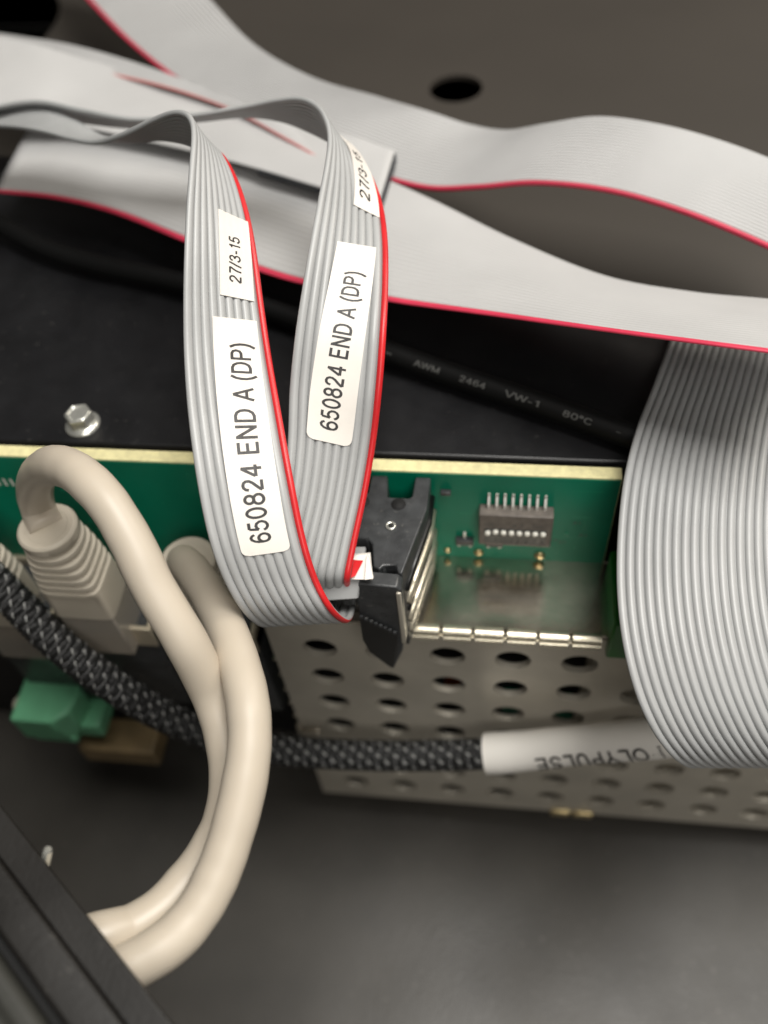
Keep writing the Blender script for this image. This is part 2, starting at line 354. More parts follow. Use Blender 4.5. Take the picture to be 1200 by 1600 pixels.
# copper-text silkscreen at the far end
def flat_text(body, o, ux, uy, w, h, m, parent, name='printed_lettering'):
    tv, tf = textmesh(body); o = Vector(o); ux = Vector(ux); uy = Vector(uy)
    return mk(name, [o+ux*(x*w)+uy*(y*h) for x, y in tv], tf, m, parent, smooth=False)
flat_text('III', (-67.5, -.07, -8), (1, 0, 0), (0, 0, 1), 3.0, 1.9, 'white_plastic', pcb)
# dip switch
dx0, dx1 = 15.0, 26.75
dip = box('dip_switch', dx0, dx1, -2.4, -.05, -15.6, -7.4, 'dip', pcb, .2)
box('switch_recess', dx0+.9, dx1-.9, -2.46, -2.38, -14.9, -10.9, 'black_plastic', dip, 0)
px = [16.45+1.27*k for k in range(8)]
pinV, pinF = [], []
p0 = None
for k, x in enumerate(px):
    V = []; prof = [(-7.6, -.95), (-6.6, -.95), (-5.9, -.55), (-5.3, -.12), (-4.6, -.12)]
    for (zz, y) in prof:
        V += [(x-.21, y-.09, zz), (x+.21, y-.09, zz), (x+.21, y+.09, zz), (x-.21, y+.09, zz)]
    F = [(i*4+q, i*4+(q+1) % 4, i*4+4+(q+1) % 4, i*4+4+q) for i in range(4) for q in range(4)] + [(3, 2, 1, 0), (16, 17, 18, 19)]
    mk('pin', V, F, 'pin', dip, smooth=False)
    V = [(v[0], v[1], -15.6-7.4-v[2]) for v in V]; mk('pin', V, [f[::-1] for f in F], 'pin', dip, smooth=False)
    zc = -11.6 - (.25 if k == 0 else (-.1 if k == 1 else 0))
    mk('slider', *lathe([(0, .46), (.45, .46), (.62, .3)], (x, -2.4, zc), (0, -1, 0), 12), 'white_plastic', dip)
    flat_text(str(k+1), (x-.3, -2.49, -14.7), (1, 0, 0), (0, 0, 1), .55, .85, 'print', dip)
flat_text('ON', (15.9, -2.43, -10.2), (1, 0, 0), (0, 0, 1), 1.5, .8, 'print', dip)
flat_text('4 3', (20.3, -2.43, -10.2), (1, 0, 0), (0, 0, 1), 1.9, .8, 'print', dip)
flat_text('DIP', (23.6, -2.43, -10.2), (1, 0, 0), (0, 0, 1), 2.0, .8, 'print', dip)
for x in (12.6, 17.6):                      # little three-legged transistors
    tr = box('transistor', x-1.5, x+1.5, -1.1, -.05, -18.2, -16.7, 'black_plastic', pcb, .15)
    for sx in (0,): mk('pin', *boxvf(x+sx-.22, x+sx+.22, -.5, -.1, -16.75, -15.4), 'pin', tr, smooth=False)
    for sx in (-.95, .95): mk('pin', *boxvf(x+sx-.22, x+sx+.22, -.5, -.1, -19.2, -18.15), 'pin', tr, smooth=False)
for x, zz, r in ((9.6, -21.0, .6), (15.0, -21.3, .9), (25.4, -21.4, 1.0)):
    mk('solder_pad', *lathe([(0, r), (.25, r*.9), (.5, r*.5), (.55, r*.2)], (x, -.05, zz), (0, -1, 0), 16), 'gold', pcb)
for x, zz in ((23.4, -18.6), (26.9, -17.0), (28.4, -17.6), (30.2, -12.0), (31.5, -15.3)):
    flat_text(random.choice(['R1', 'C4', 'U', 'R7']), (x, -.07, zz), (1, 0, 0), (0, 0, 1), 1.1, .7, 'print', pcb)
for _ in range(46):                          # plated through-holes scattered over the board face
    x, zz = random.uniform(-60, 35), random.uniform(-21.5, -2.5)
    if 13.5 < x < 28.5 and zz > -17 or -18 < x < 8.5: continue
    r_ = random.choice((.22, .28, .36))
    mk('via', *lathe([(0, r_), (.05, r_*.9), (.06, r_*.45)], (x, -.045, zz), (0, -1, 0), 10), 'mask2', pcb)
for k in range(16):                          # raised copper tracks under the mask
    x = random.uniform(9, 33); zz = random.uniform(-21, -3); L_ = random.uniform(2, 8); w_ = random.choice((.18, .25))
    V, F = boxvf(x, x+w_, -.055, -.03, zz-L_*.6, zz) if k % 2 else boxvf(x, min(x+L_, 36), -.0552, -.03, zz-w_, zz)
    mk('copper_track', V, F, 'mask2', pcb, smooth=False)
for x, zz, w, h in ((8.8, -4, 1.6, .8),):
    box('chip', x, x+w, -.9, -.05, zz-h, zz, 'black_plastic', pcb, .1)

# shield can
YS = -14.46; ZT = -22.9
shield = mk('shield_top', *boxvf(-20.5, 140.9, YS+.2, -.06, ZT-.5, ZT), 'tin', pcb, smooth=False, label='mirror bright tinned top of the metal shield')
def perforated(x0, x1, z0, z1, xs, zs, r, y, th, m, parent, name):
    V = []; F = []; seg = 24
    pxh = (xs[1]-xs[0])/2; pzh = (zs[1]-zs[0])/2
    idx = {}
    def vid(p):
        k = tuple(round(c, 4) for c in p)
        if k not in idx: idx[k] = len(V); V.append(p)
        return idx[k]
    for X in xs:
        for Z in zs:
            f = []; b = []; qf = []; qb = []
            for k in range(seg):
                a = 2*pi*(k+.5)/seg; ca, sa = cos(a), sin(a); s = min(pxh/abs(ca), abs(pzh/sa))
                f.append(vid((X+r*ca, y, Z+r*sa))); b.append(vid((X+r*ca*.98, y+th, Z+r*sa*.98)))
                qf.append(vid((X+s*ca, y, Z+s*sa))); qb.append(vid((X+s*ca, y+th, Z+s*sa)))
            for k in range(seg):
                k2 = (k+1) % seg
                F += [(f[k], f[k2], qf[k2], qf[k]), (b[k2], b[k], qb[k], qb[k2]), (f[k2], f[k], b[k], b[k2])]
            for cx, cz in ((1, 1), (-1, 1), (-1, -1), (1, -1)):        # square corners between two neighbouring rim points
                a = math.atan2(cz*pzh, cx*pxh) % (2*pi); k = int(a/(2*pi)*seg-.5) % seg; k2 = (k+1) % seg
                c1 = vid((X+cx*pxh, y, Z+cz*pzh)); c2 = vid((X+cx*pxh, y+th, Z+cz*pzh)); F += [(qf[k], qf[k2], c1), (qb[k2], qb[k], c2)]
    gx0, gx1, gz0, gz1 = xs[0]-pxh, xs[-1]+pxh, zs[0]-pzh, zs[-1]+pzh
    for a0, a1, c0, c1 in ((x0, gx0, z0, z1), (gx1, x1, z0, z1), (gx0, gx1, z0, gz0), (gx0, gx1, gz1, z1)):
        if a1-a0 < .05 or c1-c0 < .05: continue
        n = len(V); bv, bf = boxvf(a0, a1, y, y+th, c0, c1); V += bv; F += [tuple(q+n for q in ff) for ff in bf]
    return mk(name, V, F, m, parent, smooth=False)
front = perforated(-21.2, 141.0, -108.4, ZT-.9, [-12.3+11.33*i for i in range(14)], [-99.3+11.05*j for j in range(7)], 3.15, YS, 1.2, 'tin_dull', pcb, 'shield_front')
front['label'] = 'perforated dull metal front of the shield'
box('shield_side', -21.2, -20.6, YS+1.25, -.06, -108.4, ZT-.55, 'tin_dull', pcb, 0)
box('shield_bottom', -21.2, 141.0, YS+1.25, -.06, -108.4, -107.8, 'tin_dull', pcb, 0)
box('shield_light_stop', 36.6, 141.0, -.06, .6, -108.4, ZT-.55, 'tin_dull', pcb, 0)  # unseen back, added to keep light out of the shield
box('shield_side', 140.4, 141.0, YS+1.25, -.06, -107.7, ZT-.55, 'tin_dull', pcb, 0)  # unseen right end, added to close the shield against light
tb = box('shield_tab', -21.9, -21.25, YS-.4, YS+.5, -72, -67, 'tin', pcb, .1)
box('shield_tab', -21.0, -17.2, YS-.7, YS-.05, -70.6, -69.2, 'tin', pcb, .2)
for x in (36.0, 41.2): box('shield_tab', x-2.2, x+2.4, YS-.8, YS-.05, -109.3, -106.6, 'gold', pcb, .5)
for j in range(5): box('edge_spot', -21.8, -21.25, YS-.12, YS+.5, -39-6.2*j, -38-6.2*j, 'tin', pcb, .1)
box('hole_dark_sheet', -20.4, 36.2, -5.2, -4.8, -107.5, ZT-1.0, 'void', pcb, 0)  # added black sheet, stands in for the shade behind the holes
for x, zz, w, h, m in ((9.2, -58, 3.2, 3, 'orange'), (20.6, -66, 3.4, 3.5, 'mask'), (31, -67, 4, 4, 'mask'), (-11, -56, 4, 3.5, 'mask'), (30.5, -90, 4, 3, 'mask')):
    box('inner_part', x, x+w, -9.5, -5.25, zz, zz+h, m, pcb, .2)
# spring fingers along the front lip
fx0 = 4.6
for k in range(6):
    x = fx0+5.27*k; prof = [(0.9, .2), (.75, .55), (.2, .8), (-.35, .62), (-.62, .22), (-.62, -.15), (-.95, -.28), (-1.5, -.2), (-1.9, 0.15), (-1.5, .3), (-.6, .5), (.6, .2)]
    # profile in (y toward viewer, z) swept along x
    V = [(xx_, YS-.35-.75*a*.9, ZT-.35+b_) for xx_ in (x, x+4.5) for a, b_ in prof]
    V = [(v[0], YS+.35-a_*.0+v[1]-YS, v[2]) for v, a_ in zip(V, [0]*len(V))]
    V = []
    for xx_ in (x, x+4.55):
        for q in range(14):
            an = 2*pi*q/14; V.append((xx_, YS-.45+1.0*cos(an), ZT+.1+.72*sin(an)))
    n = 14; F = [(q, (q+1) % n, n+(q+1) % n, n+q) for q in range(n)] + [tuple(range(n-1, -1, -1)), tuple(range(n, 2*n))]
    fg = mk('contact_finger', V, F, 'finger', pcb); fg.data.set_sharp_from_angle(angle=radians(50))
    V = [(v[0], v[1]-.2, v[2]-1.6) for v in V]
    f2 = mk('lower_lip', V, F, 'finger', fg); f2.data.set_sharp_from_angle(angle=radians(50))
    mk('rivet_nub', *lathe([(0, .42), (.5, .42), (.75, .25)], (x-.36, YS-.4, ZT-1.15), (0, -1, -.2), 12), 'finger', fg)
# green block at the end of the board
gb = box('terminal_block', 36.6, 48, -16, -2, -27.2, -16, 'green_dark', pcb, .4, label='bright green plastic block at the end of the board')

# latching ribbon header
HX0, HX1, HZ = -17.0, 5.9, -1.2
hd = mk('ribbon_header', [], [], 'black_plastic', pcb) if False else None
def prism_z(name, poly, z0, z1, m, parent, bev=.2):
    n = len(poly); V = [(x, y, z0) for x, y in poly] + [(x, y, z1) for x, y in poly]
    F = [tuple(range(n-1, -1, -1)), tuple(range(n, 2*n))] + [(i, (i+1) % n, n+(i+1) % n, n+i) for i in range(n)]
    o = mk(name, V, F, m, parent); o.data.set_sharp_from_angle(angle=radians(30))
    if bev: bevel(o, bev)
    return o
poly = [(HX0, -.06), (HX0, -12.2), (-1.2, -12.2), (-.4, -13.2), (.2, -17.2), (1.2, -17.6), (1.7, -16.9), (3.5, -16.7), (3.9, -18.0), (4.5, -18.2), (7.2, -6.2), (7.3, -.06), (4.9, -.06), (4.7, -3.9), (4.3, -4.3), (.9, -4.3), (.5, -.06), (-2.0, -.06), (-2.2, -3.6), (-5.2, -3.6), (-5.4, -.06)]
hd = prism_z('ribbon_header', poly[::-1], -22.6, HZ, 'black_plastic', pcb, .22)
hd['label'] = 'black latching ribbon header'
mk('guide_hole', *lathe([(0, 1.15), (.03, 1.15)], (2.75, -5.6, HZ+.01), (0, 0, 1), 24), 'void', hd)
mk('guide_hole', *lathe([(0, 1.15), (.03, 1.15)], (-2.9, -5.4, HZ+.01), (0, 0, 1), 24), 'void', hd)
V = []; F = []
for i in range(24):
    for q in range(8):
        a = 2*pi*i/24; b_ = 2*pi*q/8; V.append((2.0+(.62+.2*cos(b_))*cos(a), -9.8+(.62+.2*cos(b_))*sin(a), HZ+.12+.2*sin(b_)))
F = [(i*8+q, ((i+1) % 24)*8+q, ((i+1) % 24)*8+(q+1) % 8, i*8+(q+1) % 8) for i in range(24) for q in range(8)]
mk('rivet_ring', V, F, 'steel', hd)
mk('rivet_core', *lathe([(0, .45), (.06, .45)], (2.0, -9.8, HZ+.01), (0, 0, 1), 16), 'void', hd)
for k, (za, zb, rr) in enumerate(((-6.2, -5.6, .55), (-9.8, -9.2, .7), (-12.2, -11.8, .4), (-15.2, -14.6, .75), (-18.6, -18.2, .7))):   # stepped bars, some in bright metal standing in for reflections on the end face
    mk('side_bar', *tubevf([Vector((4.7, -17.4, za-.5)), Vector((5.9, -12, (za+zb)/2)), Vector((7.25, -6.0, zb+.3)), Vector((7.4, -.8, zb+.3))], rr, 12), 'black_gloss' if k in (0, 2) else 'finger', hd)
# ejector latch hanging in front of the header
lp = [(-1.6, -1.0), (4.0, -1.4), (4.6, -2.2), (4.4, -14), (3.8, -20.5), (1.9, -27.2), (1.1, -26.0), (-1.6, -21.5), (-2.4, -18.0), (-2.4, -12.5), (-2.2, -4.0)]
n = len(lp)
V = [(x, -20.4+.12*(-zz)*0, zz) for x, zz in lp] + [(x*.98+.05, -18.0, zz) for x, zz in lp]
F = [tuple(range(n)), tuple(range(2*n-1, n-1, -1))] + [(i, n+i, n+(i+1) % n, (i+1) % n) for i in range(n)]
lt = mk('latch', V, F, 'black_plastic', hd); lt.data.set_sharp_from_angle(angle=radians(30)); bevel(lt, .25)
for k in range(9):
    f = k/8; x0, z0 = -2.3+3.6*f*.9, -10.2-2.6*f
    pass
V = [(-2.2, -20.9, -9.4), (3.3, -20.9, -14.2), (3.2, -20.7, -19.0), (1.8, -20.6, -26.6), (1.2, -20.6, -26.0), (-1.6, -20.7, -21.2), (-2.35, -20.8, -17)]
V2 = [(v[0], -20.3, v[2]) for v in V]; n = len(V)
gp = mk('grip_pad', V+V2, [tuple(range(n)), tuple(range(2*n-1, n-1, -1))] + [(i, n+i, n+(i+1) % n, (i+1) % n) for i in range(n)], 'black_gloss', lt, smooth=False)
for k in range(8):
    f = (k+.5)/8; x = -2.2+5.5*f; zz = -9.4-4.8*f
    mk('grip_tooth', *boxvf(x-.26, x+.26, -21.05, -20.7, zz-.3, zz+.35), 'black_plastic', lt, smooth=False)
box('latch_edge', 3.75, 4.5, -20.75, -18.6, -17.5, -2.6, 'tin_dull', lt, .2)

# network sockets
def jack(x, y, parent, clear=False):
    w, dpt = 7.6, 7.6; z1 = -31; z0 = -62
    j = mk('network_socket', *boxvf(x-w, x+w, -14.0-y*0, -.1, z0, z1-1), 'black_plastic', parent, smooth=False)
    rim = []
    for a0, a1, b0, b1 in ((x-w, x+w, -14.6, -13.8), (x-w, x+w, -1.0, -.1), (x-w, x-w+.8, -13.8, -1.0), (x+w-.8, x+w, -13.8, -1.0)):
        box('socket_rim', a0, a1, b0, b1, z1-5, z1+1.2, 'jackcap', j, .15)
    return j
jack(-50.5, 0, pcb); jack(-31.5, 0, pcb); jack(-69.5, 0, pcb)
# green plug-in terminal and tan connector low on the board
tg = prism_z('terminal_block', [(-78.5, -22.5), (-69.5, -22.5), (-66.5, -20), (-65.5, -15), (-68, -11), (-78.5, -10)], -66, -57, 'green_block', pcb, .6); tg['label'] = 'green screw terminal block'
box('terminal_lever', -69.5, -62.5, -20, -13, -69, -64, 'green_block', pcb, .6)
box('terminal_skirt', -77.5, -68, -21.8, -11, -69, -66.2, 'green_block', pcb, .5)
mk('terminal_screw', *lathe([(0, 2.0), (2.0, 2.0), (2.7, 1.3)], (-78.4, -17, -62), (-1, 0, 0), 20), 'boot', pcb)
tc = box('tan_connector', -72, -54.5, -20, -12, -84, -77, 'brown_block', pcb, .7, label='tan plastic connector')

# ------------------------------------------------------------------ hex bolt on the shelf
c0 = Vector((-52.41,8.22,-1.00))
bolt = thing('hex_bolt', 'shiny zinc flanged hex bolt standing on the black shelf', 'bolt', c0)
mk('flange', *lathe([(0.02, 2.95), (.35, 3.0), (.75, 2.7), (1.0, 2.1), (1.05, 1.0)], c0, (0, 0, 1), 32), 'steel', bolt).data.set_sharp_from_angle(angle=radians(40))
hv, hf = lathe([(.9, 2.4), (2.75, 2.4), (3.1, 2.1), (3.15, 1.8), (2.85, 1.6), (2.8, .3)], c0, (0.02, 0, 1), 6, ref=(1, .25, 0))
bevel(mk('head', hv, hf, 'steel', bolt, smooth=False), .12)

# ------------------------------------------------------------------ ribbon cables
def build_ribbon(name, label, rb, m, red_side, redm='red', single=True, i0=0, loc=None, mweb='grey_web', wt=.22, group='grey ribbon cables', seg=12, wide=.505, red=True, stripe=False):
    c = (rb.a[0]+rb.b[0])/2 if loc is None else Vector(loc)
    t = thing(name, label, 'ribbon cable', c, group)
    if single: V, F = rb.webvf(rb.th*wt); mk('web', V, F, mweb, t)
    kred = rb.n-1 if red_side == 'B' else 0
    if single:
        for k in range(rb.n):
            isred = red and k == kred
            o = mk('conductor', *rb.wirevf(k, seg, wide*.78 if isred else wide), redm if isred else m, t)
            if isred:
                o['label'] = 'red edge conductor'
                if stripe:                      # the stripe is printed on the outer face only
                    o.data.materials.append(M[m]); up = rb.flip > 0
                    for p in o.data.polygons:
                        if p.index < rb.N*seg and (((p.index % seg) < seg//2) != up or p.index//seg > 165): p.material_index = 1
    else:
        k0, k1 = (0, rb.n) if not red else ((0, rb.n-1) if kred else (1, rb.n)); V, F = rb.sheetvf(k0, k1)
        mk('conductors', V, F, m, t, kind='stuff')
        if red: mk('conductor', *rb.wirevf(kred, seg, wide), redm, t, label='red edge conductor')
    return t
r1 = Ribbon([(-13.85,-16.80,-10.30),(-14.90,-23.41,-7.51),(-14.18,-29.18,-0.61),(-15.83,-30.00,6.55),(-17.70,-27.74,11.01),(-18.93,-25.32,15.48),(-20.82,-19.24,20.26),(-23.04,-10.81,24.31),(-24.10,-4.80,27.65),(-24.47,0.59,31.69),(-24.60,6.00,35.71),(-24.96,11.59,38.63),(-25.13,16.93,41.35),(-25.46,22.93,43.32),(-26.59,26.19,43.40),(-28.51,28.77,43.09),(-31.42,31.27,41.62),(-35.79,33.58,38.98),(-41.59,35.91,35.31),(-49.58,41.07,30.31),(-55.70,45.00,29.13),(-62.06,49.03,28.07),(-68.64,52.92,26.92),(-80.64,58.45,24.06)], [(-4.66,-11.78,-17.49),(-2.59,-20.49,-8.65),(-1.79,-26.70,-1.89),(-3.11,-28.64,4.82),(-5.66,-25.40,7.74),(-7.14,-22.00,12.14),(-8.92,-16.11,17.10),(-11.86,-6.45,20.15),(-14.22,1.13,22.31),(-16.09,8.20,25.94),(-17.58,14.70,29.67),(-19.41,20.56,31.55),(-21.84,26.04,33.14),(-25.18,31.98,34.42),(-28.05,34.09,33.56),(-30.69,35.97,32.85),(-33.96,39.18,32.01),(-39.04,42.68,30.73),(-45.54,45.78,28.36),(-53.85,51.62,24.68),(-59.86,56.67,26.36),(-66.55,60.81,26.51),(-74.29,64.09,24.79),(-86.50,69.23,20.78)], 10); r1.face(6)
t1 = build_ribbon('ribbon_cable', 'frontmost narrow grey ribbon cable with red edge and stickers, overlapping its labelled twin', r1, 'grey', 'B', stripe=True)
r1.sticker(t1, 4.62, 8.72, (.285, .80), (.315, .85), [('650824 END A (DP)', (.06, .885), ((.22, .66), (.36, .80)))], .47, skew=(.16, -.12), label='white sticker reading 650824 END A (DP)')
r1.sticker(t1, 9.12, 10.95, (.42, .85), (.45, .90), [('27/3-15', (.16, .70), ((.27, .64), (.30, .66)))], .47, round_bottom=False, skew=(-.16, -.28), label='small white sticker reading 27/3-15')
r2 = Ribbon([(-14.59,-23.26,1.32),(-14.38,-24.19,4.98),(-12.68,-20.67,8.57),(-11.37,-14.58,12.24),(-11.29,-8.25,15.66),(-11.69,-2.59,19.90),(-10.84,3.16,25.26),(-10.15,8.19,28.87),(-9.59,14.05,31.86),(-9.13,20.86,34.31),(-8.68,26.73,36.07),(-8.60,31.56,37.12),(-9.69,35.67,37.82),(-11.83,40.10,37.65),(-14.97,43.62,36.97),(-19.90,46.51,34.84),(-25.76,47.71,32.86),(-33.94,48.71,31.08),(-46.56,50.04,28.97),(-56.63,54.65,28.89),(-66.04,58.35,29.29),(-74.43,59.26,27.47),(-78.90,55.55,27.92)], [(-2.76,-20.03,-1.97),(-2.35,-21.55,1.85),(-1.84,-16.50,3.46),(-0.61,-10.09,7.20),(0.50,-4.85,12.38),(1.47,-0.66,19.44),(1.79,4.77,24.71),(1.30,13.01,26.24),(0.53,20.64,27.92),(-1.05,28.43,28.10),(-3.47,35.22,28.20),(-6.64,40.75,28.58),(-9.38,44.03,28.26),(-11.85,46.95,26.96),(-15.51,50.81,26.52),(-21.38,55.68,26.18),(-28.14,58.14,26.02),(-37.18,59.08,24.51),(-50.55,59.93,22.06),(-61.25,63.60,21.15),(-71.16,67.20,21.75),(-80.26,68.02,20.36),(-85.08,63.94,20.66)], 10); r2.face(5)
t2 = build_ribbon('ribbon_cable', 'rear one of two narrow labelled ribbon cables, its red edge beside the black header', r2, 'grey', 'B', stripe=True)
r2.sticker(t2, 3.98, 7.86, (.19, .70), (.325, .82), [('650824 END A (DP)', (.06, .84), ((.26, .66), (.32, .74)))], .47, skew=(-.2, -.2), label='white sticker reading 650824 END A (DP)')
r2.sticker(t2, 8.72, 11.9, (.50, .88), (.64, .95), [('27/3-15', (.10, .70), ((.20, .66), (.25, .70)))], .47, round_bottom=False, curl=.5, skew=(-.34, -.3), label='small curled white sticker reading 27/3-15')
r4 = Ribbon([(47.09,34.96,2.40),(44.76,27.25,1.44),(41.33,16.31,2.64),(37.74,5.74,5.40),(35.46,-3.58,5.76),(34.49,-12.12,3.36),(34.18,-20.55,1.57),(34.81,-27.33,-0.41),(36.40,-33.57,-2.75),(38.80,-37.38,-5.93),(41.86,-39.00,-10.09),(44.85,-38.28,-15.02),(47.76,-35.87,-21.19),(50.05,-31.20,-28.11),(51.30,-25.48,-34.09)], [(79.84,38.50,0.04),(77.50,30.78,-0.92),(74.08,19.84,0.29),(70.49,9.27,3.05),(68.20,-0.05,3.40),(67.24,-8.59,1.00),(66.93,-17.01,-0.79),(67.56,-23.80,-2.76),(69.15,-30.03,-5.10),(71.54,-33.85,-8.28),(74.61,-35.46,-12.44),(77.60,-34.75,-17.37),(80.51,-32.33,-23.54),(82.80,-27.67,-30.47),(84.05,-21.94,-36.44)], 26, per=9); r4.face(6)
t4 = build_ribbon('ribbon_cable', 'broad bright grey ribbon cable hanging over the board edge, without red conductor', r4, 'grey', 'B', red=False, seg=12, wide=.46, wt=.15)
b1 = Ribbon([(-122.84,186.03,10.00),(-104.31,159.94,10.00),(-90.13,140.75,10.00),(-72.38,117.15,10.00),(-57.09,99.92,10.00),(-38.55,86.47,9.00),(-23.70,77.64,7.00),(-9.70,70.12,6.00),(1.74,62.83,7.00),(11.01,59.57,10.00),(21.34,56.06,14.00),(34.42,52.04,15.00),(46.01,47.66,14.00),(60.05,40.65,12.00),(68.48,31.91,12.00)], [(-76.75,167.39,14.00),(-65.68,147.54,14.00),(-54.18,129.67,14.00),(-39.14,104.77,14.00),(-23.56,91.39,14.00),(-9.52,85.52,14.00),(0.76,84.89,11.00),(9.94,82.04,9.00),(17.02,74.54,12.00),(24.51,69.38,17.00),(32.74,67.84,20.00),(44.06,63.47,20.00),(52.97,62.29,18.00),(63.12,58.77,16.00),(72.02,51.31,15.00)], 24, per=8, thick=.55); b1.face(7)
build_ribbon('ribbon_cable', 'wide pale ribbon cable arching across the back, nearest the plate hole', b1, 'pale', 'A', 'redfar', single=False, seg=8, wide=.54, wt=.1, mweb='pale')
b2 = Ribbon([(-113.03,105.70,9.00),(-96.42,105.94,11.00),(-77.31,97.62,14.50),(-57.37,89.94,15.00),(-40.43,83.77,13.60),(-24.12,69.82,13.00),(-15.78,63.57,12.00)], [(-118.12,126.97,10.00),(-98.80,117.77,12.00),(-82.09,107.39,15.50),(-62.45,96.64,16.00),(-44.89,88.91,14.00),(-27.92,76.93,13.00),(-19.86,73.31,11.00)], 12, per=8, thick=.3)
build_ribbon('ribbon_cable', 'pale ribbon cable lying on top of the pile, its pink edge fading out', b2, 'pale', 'A', 'pink', single=False, seg=8, wide=.54, wt=.1, mweb='pale')
b4 = Ribbon([(-96.05,76.94,16.00),(-78.25,76.68,15.00),(-72.44,77.64,13.00),(-59.45,74.41,12.00),(-42.01,68.52,12.00),(-30.44,62.65,12.50),(-16.96,55.76,12.80),(-5.47,50.78,13.00)], [(-105.72,104.82,20.00),(-86.49,100.33,19.00),(-77.95,99.93,16.00),(-62.64,95.15,14.00),(-45.76,91.21,12.50),(-28.61,79.85,12.00),(-14.92,75.44,12.00),(-4.72,70.70,11.00)], 26, per=8, thick=.3)
build_ribbon('ribbon_cable', 'pale ribbon cable ending in a raised square edge behind the two labelled ribbons', b4, 'pale', 'A', 'redfar', single=False, seg=8, wide=.54, wt=.1, mweb='pale', red=False)
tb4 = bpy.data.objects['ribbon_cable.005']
def strip(name, a, b, drop, back, m, parent, n=8):
    a = Vector(a); b = Vector(b); V = []
    for k in range(n+1):
        c = a.lerp(b, k/n); V += [c, c+Vector(back), c+Vector(back)+Vector((0, 0, -drop)), c+Vector((0, 0, -drop))]
    F = [(k*4+q, k*4+(q+1) % 4, k*4+4+(q+1) % 4, k*4+4+q) for k in range(n) for q in range(4)] + [(3, 2, 1, 0), (n*4, n*4+1, n*4+2, n*4+3)]
    return mk(name, V, F, m, parent, smooth=False)
strip('end_strip', (-30.12,62.17,12.40), (-5.96,50.78,12.60), .9, (.3, .8, 0), 'dark_strip', tb4)  # dark strip along the front edge of the ribbon end
strip('end_strip', (-5.32,51.08,12.40), (-4.47,70.47,10.60), 1.8, (-.8, 0, 0), 'dark_strip', tb4)  # dark strip along the cut end
b3 = Ribbon([(-85.04,61.71,8.00),(-71.14,60.00,8.00),(-57.83,55.43,8.00),(-42.03,46.07,8.00),(-23.44,35.25,9.00),(-16.83,33.15,9.00),(-0.79,25.00,12.00),(16.82,15.75,18.00),(32.30,5.78,24.00),(42.80,0.73,27.00),(50.00,-1.63,28.00),(58.71,-3.14,28.00)], [(-85.10,82.25,9.00),(-71.16,84.53,9.00),(-55.09,85.51,9.00),(-37.54,81.56,9.00),(-17.35,72.06,9.00),(-8.98,66.11,9.00),(3.99,57.84,9.00),(18.42,47.12,8.00),(34.83,36.95,7.00),(47.67,32.33,9.00),(59.49,31.02,9.00),(70.84,29.13,9.00)], 26, per=8, thick=.3)
build_ribbon('ribbon_cable', 'widest pale ribbon cable with crimson front edge crossing the whole picture', b3, 'pale', 'A', 'redfar', single=False, seg=8, wide=.54, wt=.1, mweb='pale')

# grey crimp plug and folded paper flag where the two labelled ribbons enter the header
pg = thing('crimp_plug', 'light grey ribbon crimp plug below the end of the rear labelled ribbon', 'connector', (-5.62,-17.50,-8.31))
def quadbox(name, p, dvec, m, parent, bev=.15):
    a = [Vector(q) for q in p]; dv = Vector(dvec); V = a + [q+dv for q in a]
    o = mk(name, V, [(3, 2, 1, 0), (4, 5, 6, 7), (0, 1, 5, 4), (1, 2, 6, 5), (2, 3, 7, 6), (3, 0, 4, 7)], m, parent); o.data.set_sharp_from_angle(angle=radians(35))
    if bev: bevel(o, bev)
    return o
quadbox('plug_bar', [(-9.84,-20.72,-0.03), (-1.45,-19.66,-0.52), (-1.64,-21.68,-3.24), (-9.17,-22.87,-2.97)], (0, 7, -2), 'grey', pg, .3)
fg = thing('paper_flag', 'small folded white and red paper flag between red conductor and black header', 'paper flag', (-2.27,-16.58,-3.13))
quadbox('paper_fold', [(-2.47,-20.46,0.29), (0.52,-20.21,0.03), (-0.27,-16.22,0.59), (-2.56,-16.62,0.64)], (0, .5, -.3), 'paper', fg, 0)
quadbox('paper_fold', [(-0.48,-20.65,0.61), (0.68,-20.37,0.63), (-0.25,-17.01,0.76), (-0.64,-16.75,1.00)], (0, .4, -.3), 'paper', fg, 0)
quadbox('red_patch', [(-2.51,-20.54,0.75), (-1.89,-20.25,0.86), (-1.09,-17.69,0.88), (-2.47,-17.77,1.03)], (0, .2, -.1), 'red', fg, 0)

# ------------------------------------------------------------------ round cables
def on_tube(L, r, s0, s1, phi0, phi1, body, m, parent, ref, lift=.03, flipx=False):
    T, _ = frames(L); acc = [0]
    for i in range(1, len(L)): acc.append(acc[-1]+(L[i]-L[i-1]).length)
    tv, tf = textmesh(body); V = []
    for x, y in tv:
        s = s0+(s1-s0)*x; i = 0
        while i < len(acc)-2 and acc[i+1] < s: i += 1
        f = (s-acc[i])/(acc[i+1]-acc[i]); c = L[i].lerp(L[i+1], f); t = T[i].lerp(T[i+1], f).normalized()
        rv = Vector(ref) if not callable(ref) else ref(c); n = (rv-t*rv.dot(t)).normalized(); b = n.cross(t); ph = phi0+(phi1-phi0)*y
        V.append(c+(n*cos(ph)+b*sin(ph))*(r+lift))
    return mk('printed_lettering', V, tf, m, parent, smooth=False)
